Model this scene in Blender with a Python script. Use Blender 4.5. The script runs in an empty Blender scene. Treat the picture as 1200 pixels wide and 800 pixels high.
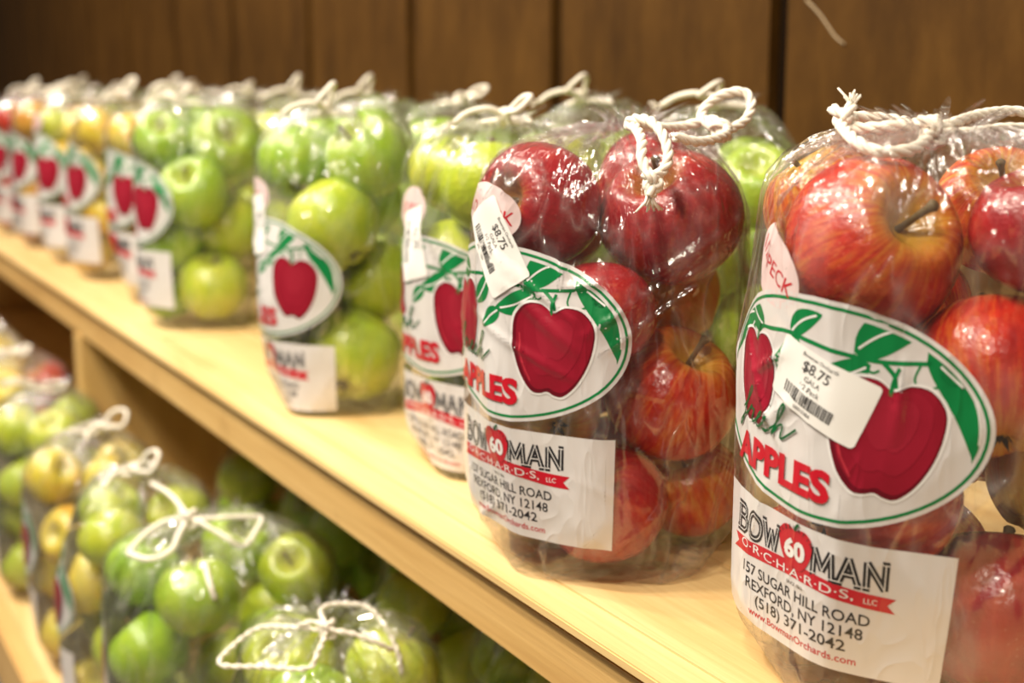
import bpy, bmesh, math, random
from mathutils import Vector, Matrix, Euler
from mathutils.bvhtree import BVHTree
from mathutils import noise as mnoise

S = bpy.context.scene
COL = S.collection
PI = math.pi

# ------------------------------------------------------------------ camera
F_PX = 1667.0
PITCH = math.atan(315 / F_PX)
YAW = math.atan(920 * math.cos(PITCH) / F_PX)
CAM = Vector((0, 0, 1.25))
FW = Vector((math.sin(YAW) * math.cos(PITCH), math.cos(YAW) * math.cos(PITCH), -math.sin(PITCH)))
RT = Vector((math.cos(YAW), -math.sin(YAW), 0))
UP = RT.cross(FW)
cd = bpy.data.cameras.new('camera')
cam = bpy.data.objects.new('camera', cd)
COL.objects.link(cam)
M = Matrix((RT, UP, -FW)).transposed().to_4x4()
M.translation = CAM
cam.matrix_world = M
cd.sensor_width = 36
cd.lens = 36 * F_PX / 1200
cd.clip_start = 0.02
cd.dof.use_dof = True
cd.dof.focus_distance = 0.745
cd.dof.aperture_fstop = 5.6
S.camera = cam

# ------------------------------------------------------------------ world, lights, exposure
w = bpy.data.worlds.new('world')
S.world = w
w.use_nodes = True
bg = w.node_tree.nodes['Background']
bg.inputs[0].default_value = (1.0, 0.88, 0.70, 1)
bg.inputs[1].default_value = 0.07
S.view_settings.view_transform = 'Standard'
S.view_settings.look = 'None'
S.view_settings.gamma = 1
S.view_settings.use_curve_mapping = False
S.view_settings.exposure = 0.16
S.cycles.transparent_max_bounces = 40
S.cycles.max_bounces = 12
S.cycles.sample_clamp_indirect = 6.0


def lamp(name, loc, target, power, size, color=(1, 0.90, 0.74)):
    d = bpy.data.lights.new(name, 'AREA')
    d.shape = 'DISK'
    d.size = size
    d.energy = power
    d.color = color
    o = bpy.data.objects.new(name, d)
    COL.objects.link(o)
    o.location = loc
    o.rotation_euler = (Vector(target) - Vector(loc)).to_track_quat('-Z', 'Y').to_euler()
    return o


for k, (lx, ly, tx, ty, pw) in enumerate((
        (-0.30, 0.10, 0.45, 0.60, 9.5), (-0.62, 0.55, 0.42, 0.80, 13), (-0.30, 1.00, 0.42, 1.10, 12), (-0.62, 1.45, 0.40, 1.40, 13),
        (-0.30, 2.00, 0.40, 1.90, 13), (-0.60, 2.70, 0.40, 2.50, 15), (-0.40, 3.60, 0.42, 3.40, 18), (-0.80, -0.55, 0.45, 0.60, 11))):
    lamp('ceiling_spot', (lx, ly, 2.55), (tx, ty, 0.98), pw * 1.15, 0.11)
lamp('ceiling_panel', (-0.15, 1.1, 2.75), (0.2, 1.1, 0.9), 9, 0.9)

Z_UP = 0.95          # top of the upper shelf
Z_LOW = 0.57         # top of the lower deck


def pix(x, y, depth):
    """point seen at photo position x, y at a given distance along the view axis"""
    return CAM + (FW + RT * ((x - 600) / F_PX) - UP * ((y - 400) / F_PX)) * depth


def to_px(p):
    d = Vector(p) - CAM
    z = d.dot(FW)
    return 600 + F_PX * d.dot(RT) / z, 400 - F_PX * d.dot(UP) / z, z


# ------------------------------------------------------------------ materials
MATS = {}


def new_mat(name):
    m = bpy.data.materials.new(name)
    m.use_nodes = True
    nt = m.node_tree
    nt.nodes.clear()
    MATS[name] = m
    out = nt.nodes.new('ShaderNodeOutputMaterial')
    return m, nt, out


def N(nt, typ, **kw):
    n = nt.nodes.new(typ)
    for k, v in kw.items():
        if k.startswith('i_'):
            key = k[2:]
            key = int(key) if key.isdigit() else key.replace('_', ' ')
            n.inputs[key].default_value = v
        else:
            setattr(n, k, v)
    return n


def L(nt, a, b):
    nt.links.new(a, b)


def math_node(nt, op, a, b=None, clamp=False):
    n = nt.nodes.new('ShaderNodeMath')
    n.operation = op
    n.use_clamp = clamp
    for i, v in enumerate((a, b)):
        if v is None:
            continue
        if isinstance(v, (int, float)):
            n.inputs[i].default_value = v
        else:
            nt.links.new(v, n.inputs[i])
    return n.outputs[0]


def mix_rgb(nt, fac, a, b, blend='MIX'):
    n = nt.nodes.new('ShaderNodeMix')
    n.data_type = 'RGBA'
    n.blend_type = blend
    for sock, v in ((n.inputs[0], fac), (n.inputs[6], a), (n.inputs[7], b)):
        if isinstance(v, (int, float)):
            sock.default_value = v
        elif isinstance(v, tuple):
            sock.default_value = (*v, 1) if len(v) == 3 else v
        else:
            nt.links.new(v, sock)
    return n.outputs[2]


def ramp(nt, fac, stops):
    n = nt.nodes.new('ShaderNodeValToRGB')
    els = n.color_ramp.elements
    while len(els) < len(stops):
        els.new(0.5)
    for e, (p, c) in zip(els, stops):
        e.position = p
        e.color = (*c, 1) if len(c) == 3 else c
    nt.links.new(fac, n.inputs[0])
    return n.outputs[0]


def simple(name, color, rough=0.5, coat=0.0, alpha=1.0, bump=None, spec=0.5):
    m, nt, out = new_mat(name)
    b = N(nt, 'ShaderNodeBsdfPrincipled')
    b.inputs['Base Color'].default_value = (*color, 1)
    b.inputs['Roughness'].default_value = rough
    b.inputs['Coat Weight'].default_value = coat
    b.inputs['Alpha'].default_value = alpha
    b.inputs['Specular IOR Level'].default_value = spec
    if bump:
        tc = N(nt, 'ShaderNodeTexCoord')
        nz = N(nt, 'ShaderNodeTexNoise', i_Scale=bump[0], i_Detail=4.0)
        L(nt, tc.outputs['Object'], nz.inputs['Vector'])
        bp = N(nt, 'ShaderNodeBump', i_Strength=bump[1], i_Distance=bump[2])
        L(nt, nz.outputs[0], bp.inputs['Height'])
        L(nt, bp.outputs[0], b.inputs['Normal'])
    L(nt, b.outputs[0], out.inputs[0])
    return m


def apple_mat(name, stops, streak, cav, speck, noise_scale=1.3, rough=0.26):
    """stops: ramp of skin colours; streak: weight of the meridian streaks; cav: colour in the stem cavity"""
    m, nt, out = new_mat(name)
    tc = N(nt, 'ShaderNodeTexCoord')
    oi = N(nt, 'ShaderNodeObjectInfo')
    sep = N(nt, 'ShaderNodeSeparateXYZ')
    L(nt, tc.outputs['Object'], sep.inputs[0])
    off = N(nt, 'ShaderNodeVectorMath', operation='SCALE')
    comb0 = N(nt, 'ShaderNodeCombineXYZ')
    for i in range(3):
        L(nt, math_node(nt, 'MULTIPLY', oi.outputs['Random'], 37.0 + 11 * i), comb0.inputs[i])
    add = N(nt, 'ShaderNodeVectorMath', operation='ADD')
    L(nt, tc.outputs['Object'], add.inputs[0])
    L(nt, comb0.outputs[0], add.inputs[1])
    nz = N(nt, 'ShaderNodeTexNoise', i_Scale=noise_scale, i_Detail=3.0, i_Roughness=0.55)
    L(nt, add.outputs[0], nz.inputs['Vector'])
    # streaks running from stem to base: noise over the direction around the axis
    nrm = N(nt, 'ShaderNodeVectorMath', operation='NORMALIZE')
    flat = N(nt, 'ShaderNodeCombineXYZ')
    L(nt, sep.outputs[0], flat.inputs[0])
    L(nt, sep.outputs[1], flat.inputs[1])
    L(nt, flat.outputs[0], nrm.inputs[0])
    comb = N(nt, 'ShaderNodeSeparateXYZ')
    L(nt, nrm.outputs[0], comb.inputs[0])
    c2 = N(nt, 'ShaderNodeCombineXYZ')
    L(nt, comb.outputs[0], c2.inputs[0])
    L(nt, comb.outputs[1], c2.inputs[1])
    L(nt, math_node(nt, 'MULTIPLY', sep.outputs[2], 0.18), c2.inputs[2])
    add2 = N(nt, 'ShaderNodeVectorMath', operation='ADD')
    L(nt, c2.outputs[0], add2.inputs[0])
    L(nt, comb0.outputs[0], add2.inputs[1])
    st = N(nt, 'ShaderNodeTexNoise', i_Scale=7.0, i_Detail=5.0, i_Roughness=0.7)
    L(nt, add2.outputs[0], st.inputs['Vector'])
    f = math_node(nt, 'ADD', math_node(nt, 'MULTIPLY', nz.outputs[0], 1.0 - streak),
                  math_node(nt, 'MULTIPLY', st.outputs[0], streak))
    f = math_node(nt, 'ADD', f, math_node(nt, 'MULTIPLY', math_node(nt, 'SUBTRACT', oi.outputs['Random'], 0.5), 0.12))
    col = ramp(nt, f, stops)
    # stem cavity: within ~0.35 of the axis at the top
    rho = math_node(nt, 'SQRT', math_node(nt, 'ADD', math_node(nt, 'MULTIPLY', sep.outputs[0], sep.outputs[0]),
                                          math_node(nt, 'MULTIPLY', sep.outputs[1], sep.outputs[1])))
    mr = N(nt, 'ShaderNodeMapRange', interpolation_type='SMOOTHSTEP')
    mr.inputs[1].default_value = 0.12
    mr.inputs[2].default_value = 0.80 if name in ('gala_skin', 'blush_skin') else 0.55
    mr.inputs[3].default_value = 1.0
    mr.inputs[4].default_value = 0.0
    L(nt, math_node(nt, 'ADD', rho, math_node(nt, 'MULTIPLY', math_node(nt, 'SUBTRACT', st.outputs[0], 0.5), 0.7)), mr.inputs[0])
    col = mix_rgb(nt, math_node(nt, 'MULTIPLY', mr.outputs[0], 0.85), col, cav)
    # lenticels
    vo = N(nt, 'ShaderNodeTexVoronoi', i_Scale=11.0)
    L(nt, add.outputs[0], vo.inputs['Vector'])
    sp = N(nt, 'ShaderNodeMapRange')
    sp.inputs[1].default_value = 0.05
    sp.inputs[2].default_value = 0.14
    sp.inputs[3].default_value = 1.0
    sp.inputs[4].default_value = 0.0
    L(nt, vo.outputs['Distance'], sp.inputs[0])
    col = mix_rgb(nt, math_node(nt, 'MULTIPLY', sp.outputs[0], speck[0]), col, speck[1])
    b = N(nt, 'ShaderNodeBsdfPrincipled')
    L(nt, col, b.inputs['Base Color'])
    b.inputs['Roughness'].default_value = rough
    b.inputs['Subsurface Weight'].default_value = 0.0
    b.inputs['Coat Weight'].default_value = 0.25
    b.inputs['Coat Roughness'].default_value = 0.12
    bp = N(nt, 'ShaderNodeBump', i_Strength=0.12, i_Distance=0.02)
    nb = N(nt, 'ShaderNodeTexNoise', i_Scale=9.0, i_Detail=3.0)
    L(nt, add.outputs[0], nb.inputs['Vector'])
    L(nt, nb.outputs[0], bp.inputs['Height'])
    L(nt, bp.outputs[0], b.inputs['Normal'])
    L(nt, b.outputs[0], out.inputs[0])
    return m


apple_mat('gala_skin', [(0.32, (0.66, 0.32, 0.04)), (0.43, (0.64, 0.13, 0.02)), (0.53, (0.52, 0.028, 0.012)), (0.75, (0.26, 0.008, 0.012))],
          0.62, (0.55, 0.34, 0.04), (0.35, (0.8, 0.42, 0.2)))
apple_mat('crimson_skin', [(0.30, (0.50, 0.06, 0.025)), (0.45, (0.36, 0.014, 0.018)), (0.75, (0.21, 0.006, 0.014))],
          0.5, (0.34, 0.16, 0.03), (0.4, (0.72, 0.30, 0.24)))
apple_mat('blush_skin', [(0.38, (0.62, 0.40, 0.05)), (0.52, (0.60, 0.27, 0.03)), (0.62, (0.52, 0.10, 0.015)), (0.8, (0.35, 0.02, 0.012))],
          0.6, (0.55, 0.42, 0.07), (0.3, (0.8, 0.5, 0.2)))
apple_mat('green_skin', [(0.30, (0.22, 0.40, 0.018)), (0.5, (0.31, 0.48, 0.022)), (0.72, (0.44, 0.56, 0.035))],
          0.35, (0.42, 0.48, 0.06), (0.35, (0.62, 0.70, 0.25)), rough=0.3)
apple_mat('lime_skin', [(0.30, (0.34, 0.47, 0.022)), (0.5, (0.46, 0.55, 0.03)), (0.75, (0.58, 0.56, 0.05))],
          0.35, (0.5, 0.5, 0.08), (0.3, (0.7, 0.72, 0.3)), rough=0.3)
apple_mat('yellow_skin', [(0.32, (0.60, 0.54, 0.05)), (0.5, (0.70, 0.54, 0.05)), (0.62, (0.70, 0.38, 0.035)), (0.8, (0.55, 0.14, 0.02))],
          0.35, (0.6, 0.55, 0.1), (0.3, (0.75, 0.65, 0.3)), rough=0.3)

simple('stem_brown', (0.13, 0.085, 0.03), 0.7)
simple('stem_green', (0.22, 0.20, 0.05), 0.6)
simple('calyx_dark', (0.045, 0.035, 0.015), 0.8)


def film_bump(nt, strength=0.35):
    tc = N(nt, 'ShaderNodeTexCoord')
    mp = N(nt, 'ShaderNodeMapping')
    mp.inputs['Rotation'].default_value = (0.3, 0.5, 0.4)
    mp.inputs['Scale'].default_value = (1, 1, 0.4)
    L(nt, tc.outputs['Object'], mp.inputs[0])
    n1 = N(nt, 'ShaderNodeTexNoise', i_Scale=34.0, i_Detail=2.0, i_Roughness=0.5, i_Distortion=0.6)
    L(nt, mp.outputs[0], n1.inputs['Vector'])
    # creases: the folded (absolute) noise
    a = math_node(nt, 'ABSOLUTE', math_node(nt, 'SUBTRACT', n1.outputs[0], 0.5))
    a = math_node(nt, 'SUBTRACT', 1.0, math_node(nt, 'MULTIPLY', a, 5.0, True), True)
    a = math_node(nt, 'POWER', a, 5.0)
    # crumple facets, drawn out along the pull of the film in two directions
    h = math_node(nt, 'MULTIPLY', a, 0.14)
    for rot, sc, k in (((0.25, 0.35, 0.2), (26, 26, 6.5), 1.0), ((-0.5, 0.55, 0.9), (42, 42, 8), 0.45), ((0.1, -0.1, 0), (95, 95, 22), 0.13)):
        m2 = N(nt, 'ShaderNodeMapping')
        m2.inputs['Rotation'].default_value = rot
        m2.inputs['Scale'].default_value = sc
        L(nt, tc.outputs['Object'], m2.inputs[0])
        v1 = N(nt, 'ShaderNodeTexVoronoi', i_Scale=1.0)
        L(nt, m2.outputs[0], v1.inputs['Vector'])
        h = math_node(nt, 'ADD', h, math_node(nt, 'MULTIPLY', v1.outputs['Distance'], k))
    # pleats fanning out from the drawn mouth
    sp = N(nt, 'ShaderNodeSeparateXYZ')
    L(nt, tc.outputs['Object'], sp.inputs[0])
    fl_ = N(nt, 'ShaderNodeCombineXYZ')
    L(nt, sp.outputs[0], fl_.inputs[0])
    L(nt, sp.outputs[1], fl_.inputs[1])
    nm = N(nt, 'ShaderNodeVectorMath', operation='NORMALIZE')
    L(nt, fl_.outputs[0], nm.inputs[0])
    s2 = N(nt, 'ShaderNodeSeparateXYZ')
    L(nt, nm.outputs[0], s2.inputs[0])
    c2 = N(nt, 'ShaderNodeCombineXYZ')
    L(nt, s2.outputs[0], c2.inputs[0])
    L(nt, s2.outputs[1], c2.inputs[1])
    L(nt, math_node(nt, 'MULTIPLY', sp.outputs[2], 5.0), c2.inputs[2])
    pn = N(nt, 'ShaderNodeTexNoise', i_Scale=6.5, i_Detail=2.0, i_Distortion=0.3)
    L(nt, c2.outputs[0], pn.inputs['Vector'])
    tp = N(nt, 'ShaderNodeMapRange', interpolation_type='SMOOTHSTEP')
    tp.inputs[1].default_value = 0.17
    tp.inputs[2].default_value = 0.25
    tp.inputs[3].default_value = 0.0
    tp.inputs[4].default_value = 1.3
    L(nt, sp.outputs[2], tp.inputs[0])
    h = math_node(nt, 'ADD', h, math_node(nt, 'MULTIPLY', pn.outputs[0], tp.outputs[0]))
    bp = N(nt, 'ShaderNodeBump', i_Strength=strength, i_Distance=0.012)
    L(nt, h, bp.inputs['Height'])
    return bp.outputs[0], tc, a


def film_mat(name, tint, haze):
    m, nt, out = new_mat(name)
    bump, tc, crease = film_bump(nt, 0.8)
    lw = N(nt, 'ShaderNodeLayerWeight', i_Blend=0.5)
    L(nt, bump, lw.inputs['Normal'])
    fac = math_node(nt, 'POWER', lw.outputs['Facing'], 3.0)
    fac = math_node(nt, 'ADD', math_node(nt, 'MULTIPLY', fac, 0.50), 0.085, True)
    tr = N(nt, 'ShaderNodeBsdfTransparent')
    tr.inputs[0].default_value = (*tint, 1)
    gl = N(nt, 'ShaderNodeBsdfGlossy')
    gl.inputs['Roughness'].default_value = 0.13
    L(nt, bump, gl.inputs['Normal'])
    mx = N(nt, 'ShaderNodeMixShader')
    L(nt, fac, mx.inputs[0])
    L(nt, tr.outputs[0], mx.inputs[1])
    L(nt, gl.outputs[0], mx.inputs[2])
    df = N(nt, 'ShaderNodeBsdfDiffuse')
    df.inputs[0].default_value = (0.9, 0.9, 0.88, 1)
    tl = N(nt, 'ShaderNodeBsdfTranslucent')
    tl.inputs[0].default_value = (0.9, 0.9, 0.88, 1)
    dm = N(nt, 'ShaderNodeMixShader')
    dm.inputs[0].default_value = 0.4
    L(nt, df.outputs[0], dm.inputs[1])
    L(nt, tl.outputs[0], dm.inputs[2])
    hz = N(nt, 'ShaderNodeTexNoise', i_Scale=22.0, i_Detail=3.0)
    L(nt, tc.outputs['Object'], hz.inputs['Vector'])
    mr = N(nt, 'ShaderNodeMapRange', interpolation_type='SMOOTHSTEP')
    mr.inputs[1].default_value = 0.45
    mr.inputs[2].default_value = 0.75
    mr.inputs[3].default_value = haze[0]
    mr.inputs[4].default_value = haze[1]
    L(nt, hz.outputs[0], mr.inputs[0])
    hf = math_node(nt, 'ADD', mr.outputs[0], math_node(nt, 'MULTIPLY', crease, 0.10))
    m2 = N(nt, 'ShaderNodeMixShader')
    L(nt, hf, m2.inputs[0])
    L(nt, mx.outputs[0], m2.inputs[1])
    L(nt, dm.outputs[0], m2.inputs[2])
    L(nt, m2.outputs[0], out.inputs[0])
    return m


film_mat('clear_film', (0.975, 0.97, 0.97), (0.008, 0.11))


def print_mat(name, color, alpha=1.0, rough=0.3):
    m, nt, out = new_mat(name)
    bump, tc, crease = film_bump(nt, 0.25)
    b = N(nt, 'ShaderNodeBsdfPrincipled')
    b.inputs['Base Color'].default_value = (*color, 1)
    b.inputs['Roughness'].default_value = rough
    b.inputs['Alpha'].default_value = alpha
    b.inputs['Coat Weight'].default_value = 0.3
    b.inputs['Coat Roughness'].default_value = 0.12
    L(nt, bump, b.inputs['Normal'])
    L(nt, b.outputs[0], out.inputs[0])
    return m


print_mat('print_white', (0.68, 0.65, 0.65), 0.92)
print_mat('print_white_line', (0.74, 0.72, 0.72), 1.0)
print_mat('print_red', (0.26, 0.007, 0.022))
print_mat('print_red_mid', (0.285, 0.009, 0.026))
print_mat('print_red_pale', (0.315, 0.013, 0.032))
print_mat('print_red_light', (0.46, 0.03, 0.05))
print_mat('print_red_dark', (0.13, 0.003, 0.012))
print_mat('print_letter_red', (0.50, 0.008, 0.022))
print_mat('print_green', (0.004, 0.19, 0.05))
print_mat('print_green_dark', (0.003, 0.10, 0.028))
print_mat('print_black', (0.02, 0.018, 0.022))
print_mat('print_pink', (0.72, 0.56, 0.56), 0.95)
simple('sticker_paper', (0.80, 0.78, 0.76), 0.6)
simple('sticker_ink', (0.03, 0.028, 0.03), 0.6)


def rope_mat():
    m, nt, out = new_mat('cotton_cord')
    tc = N(nt, 'ShaderNodeTexCoord')
    nz = N(nt, 'ShaderNodeTexNoise', i_Scale=900.0, i_Detail=3.0)
    L(nt, tc.outputs['Object'], nz.inputs['Vector'])
    col = mix_rgb(nt, nz.outputs[0], (0.78, 0.70, 0.58), (0.92, 0.87, 0.78))
    b = N(nt, 'ShaderNodeBsdfPrincipled')
    L(nt, col, b.inputs['Base Color'])
    b.inputs['Roughness'].default_value = 0.85
    bp = N(nt, 'ShaderNodeBump', i_Strength=0.3, i_Distance=0.0006)
    L(nt, nz.outputs[0], bp.inputs['Height'])
    L(nt, bp.outputs[0], b.inputs['Normal'])
    L(nt, b.outputs[0], out.inputs[0])


rope_mat()


def wood_mat(name, c1, c2, c3, axis=1, grain=1.0, rough=0.55, sat=None):
    m, nt, out = new_mat(name)
    tc = N(nt, 'ShaderNodeTexCoord')
    mp = N(nt, 'ShaderNodeMapping')
    sc = [14.0, 14.0, 14.0]
    sc[axis] = 0.9
    mp.inputs['Scale'].default_value = sc
    L(nt, tc.outputs['Object'], mp.inputs[0])
    n1 = N(nt, 'ShaderNodeTexNoise', i_Scale=1.0 * grain, i_Detail=6.0, i_Roughness=0.6, i_Distortion=1.6)
    L(nt, mp.outputs[0], n1.inputs['Vector'])
    mp2 = N(nt, 'ShaderNodeMapping')
    sc2 = [320.0, 320.0, 320.0]
    sc2[axis] = 9.0
    mp2.inputs['Scale'].default_value = sc2
    L(nt, tc.outputs['Object'], mp2.inputs[0])
    n2 = N(nt, 'ShaderNodeTexNoise', i_Scale=1.0, i_Detail=3.0)
    L(nt, mp2.outputs[0], n2.inputs['Vector'])
    col = ramp(nt, n1.outputs[0], [(0.30, c1), (0.5, c2), (0.70, c3)])
    col = mix_rgb(nt, math_node(nt, 'MULTIPLY', math_node(nt, 'SUBTRACT', 0.62, n2.outputs[0], True), 1.3, True), col, c1)
    if name == 'pine_rail':          # resin smears across the grain
        mp3 = N(nt, 'ShaderNodeMapping')
        mp3.inputs['Scale'].default_value = (3, 9, 7)
        L(nt, tc.outputs['Object'], mp3.inputs[0])
        n3 = N(nt, 'ShaderNodeTexNoise', i_Scale=1.0, i_Detail=5.0, i_Roughness=0.65)
        L(nt, mp3.outputs[0], n3.inputs['Vector'])
        sm = ramp(nt, n3.outputs[0], [(0.60, (0, 0, 0)), (0.72, (0.6, 0.6, 0.6))])
        col = mix_rgb(nt, sm, col, (0.34, 0.17, 0.045))
    b = N(nt, 'ShaderNodeBsdfPrincipled')
    L(nt, col, b.inputs['Base Color'])
    b.inputs['Roughness'].default_value = rough
    bp = N(nt, 'ShaderNodeBump', i_Strength=0.25, i_Distance=0.001)
    L(nt, n2.outputs[0], bp.inputs['Height'])
    L(nt, bp.outputs[0], b.inputs['Normal'])
    L(nt, b.outputs[0], out.inputs[0])
    return m


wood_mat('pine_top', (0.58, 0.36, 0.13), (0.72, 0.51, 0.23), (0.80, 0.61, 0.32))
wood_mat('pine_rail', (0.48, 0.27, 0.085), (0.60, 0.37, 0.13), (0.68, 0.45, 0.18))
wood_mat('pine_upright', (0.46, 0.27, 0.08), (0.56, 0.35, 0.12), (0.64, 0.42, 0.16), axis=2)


def wall_mat():
    m, nt, out = new_mat('brown_panel')
    tc = N(nt, 'ShaderNodeTexCoord')
    mp = N(nt, 'ShaderNodeMapping')
    mp.inputs['Scale'].default_value = (8, 8, 3.0)
    L(nt, tc.outputs['Object'], mp.inputs[0])
    n1 = N(nt, 'ShaderNodeTexNoise', i_Scale=2.0, i_Detail=7.0, i_Roughness=0.7)
    L(nt, mp.outputs[0], n1.inputs['Vector'])
    col = ramp(nt, n1.outputs[0], [(0.3, (0.040, 0.016, 0.002)), (0.5, (0.066, 0.028, 0.004)), (0.7, (0.094, 0.042, 0.007))])
    b = N(nt, 'ShaderNodeBsdfPrincipled')
    L(nt, col, b.inputs['Base Color'])
    b.inputs['Roughness'].default_value = 0.6
    b.inputs['Specular IOR Level'].default_value = 0.12
    bp = N(nt, 'ShaderNodeBump', i_Strength=0.3, i_Distance=0.002)
    L(nt, n1.outputs[0], bp.inputs['Height'])
    L(nt, bp.outputs[0], b.inputs['Normal'])
    L(nt, b.outputs[0], out.inputs[0])


wall_mat()
simple('panel_gap', (0.010, 0.005, 0.002), 0.9, spec=0.05)
simple('floor_concrete', (0.30, 0.27, 0.24), 0.7, bump=(12, 0.2, 0.003))
simple('scratch_pale', (0.30, 0.22, 0.13), 0.7)


# ------------------------------------------------------------------ helpers
def link(name, verts, faces, mats, parent=None, smooth=True, mat_idx=None, loc=None):
    me = bpy.data.meshes.new(name)
    me.from_pydata([tuple(v) for v in verts], [], faces)
    for m in (mats if isinstance(mats, (list, tuple)) else [mats]):
        me.materials.append(MATS[m])
    if mat_idx:
        me.polygons.foreach_set('material_index', mat_idx)
    me.polygons.foreach_set('use_smooth', [smooth] * len(me.polygons))
    me.update()
    o = bpy.data.objects.new(name, me)
    COL.objects.link(o)
    if parent:
        o.parent = parent
    if loc:
        o.location = loc
    return o


def empty(name, loc):
    o = bpy.data.objects.new(name, None)
    o.empty_display_size = 0.02
    COL.objects.link(o)
    o.location = loc
    return o


def tag(o, label, cat, group=None):
    o['label'] = label
    o['category'] = cat
    if group:
        o['group'] = group


def box_obj(name, x0, x1, y0, y1, z0, z1, mat, parent=None, bevel=0.0015, origin=(0, 0, 0)):
    bm = bmesh.new()
    bmesh.ops.create_cube(bm, size=1)
    for v in bm.verts:
        v.co = Vector(((x0 + x1) / 2 + v.co.x * (x1 - x0), (y0 + y1) / 2 + v.co.y * (y1 - y0), (z0 + z1) / 2 + v.co.z * (z1 - z0))) - Vector(origin)
    if bevel:
        bmesh.ops.bevel(bm, geom=bm.edges[:], offset=bevel, segments=2, affect='EDGES')
    me = bpy.data.meshes.new(name)
    bm.to_mesh(me)
    bm.free()
    me.materials.append(MATS[mat])
    o = bpy.data.objects.new(name, me)
    COL.objects.link(o)
    if parent:
        o.parent = parent
    return o


# ------------------------------------------------------------------ setting
WALL_X = 0.86
bm = bmesh.new()


def bm_box(bm, x0, x1, y0, y1, z0, z1, mi=0, bevel=0.0):
    r = bmesh.ops.create_cube(bm, size=1)
    for v in r['verts']:
        v.co = Vector(((x0 + x1) / 2 + v.co.x * (x1 - x0), (y0 + y1) / 2 + v.co.y * (y1 - y0), (z0 + z1) / 2 + v.co.z * (z1 - z0)))
    for f in {f for v in r['verts'] for f in v.link_faces}:
        f.material_index = mi


bm_box(bm, WALL_X + 0.012, WALL_X + 0.06, -1.2, 9.0, 0, 2.8, 1)
PITCH_W = 0.410
Y0_SEAM = 1.068
for k in range(-6, 22):
    y = Y0_SEAM + k * PITCH_W
    bm_box(bm, WALL_X, WALL_X + 0.0125, y + 0.013, y + PITCH_W - 0.013, 0, 2.8, 0)
me = bpy.data.meshes.new('wall_back')
bm.to_mesh(me)
bm.free()
me.materials.append(MATS['brown_panel'])
me.materials.append(MATS['panel_gap'])
wall = bpy.data.objects.new('wall_back', me)
COL.objects.link(wall)
wall['kind'] = 'structure'
fl = box_obj('floor', -2.5, 0.92, -1.5, 9.0, -0.05, 0.0, 'floor_concrete', bevel=0)
fl['kind'] = 'structure'

# the shelf unit
X_EDGE = 0.383
sh = empty('display_shelf', (0.6, 2.0, 0))
so = (0.6, 2.0, 0)
tag(sh, 'pale pine two-tier display shelf carrying the bagged apples', 'shelf')
Y_A, Y_B = -0.6, 6.5
YJ = 1.955
for (x0, x1) in ((X_EDGE + 0.028, 0.515), (0.517, 0.66), (0.662, 0.857)):
    box_obj('shelf_board', x0, x1, Y_A, 1.60, Z_UP - 0.02, Z_UP, 'pine_top', sh, 0.0015, so)
    box_obj('shelf_board', x0, x1, 1.603, Y_B, Z_UP - 0.02, Z_UP, 'pine_top', sh, 0.0015, so)
for (y0, y1) in ((Y_A, YJ), (YJ + 0.002, Y_B)):
    box_obj('edge_lip', X_EDGE, X_EDGE + 0.0277, y0, y1, Z_UP - 0.006, Z_UP, 'pine_top', sh, 0.001, so)
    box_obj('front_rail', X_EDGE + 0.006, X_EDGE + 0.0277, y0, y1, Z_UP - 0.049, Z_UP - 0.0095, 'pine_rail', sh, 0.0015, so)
for yu in (YJ - 0.02, -0.5, 4.3):
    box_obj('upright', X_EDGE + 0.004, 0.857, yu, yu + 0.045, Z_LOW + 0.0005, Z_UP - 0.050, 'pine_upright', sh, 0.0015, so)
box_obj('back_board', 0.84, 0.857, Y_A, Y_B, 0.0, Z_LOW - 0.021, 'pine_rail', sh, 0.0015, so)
for (x0, x1) in ((0.252, 0.40), (0.402, 0.62), (0.622, 0.857)):
    box_obj('lower_board', x0, x1, Y_A, Y_B, Z_LOW - 0.02, Z_LOW, 'pine_top', sh, 0.0015, so)
for (y0, y1) in ((Y_A, 1.53), (1.532, Y_B)):
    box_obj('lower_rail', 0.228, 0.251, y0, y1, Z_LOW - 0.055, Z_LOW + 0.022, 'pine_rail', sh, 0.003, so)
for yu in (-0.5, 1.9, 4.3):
    box_obj('base_panel', 0.26, 0.857, yu, yu + 0.045, 0.0, Z_LOW - 0.0205, 'pine_upright', sh, 0.0015, so)


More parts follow.
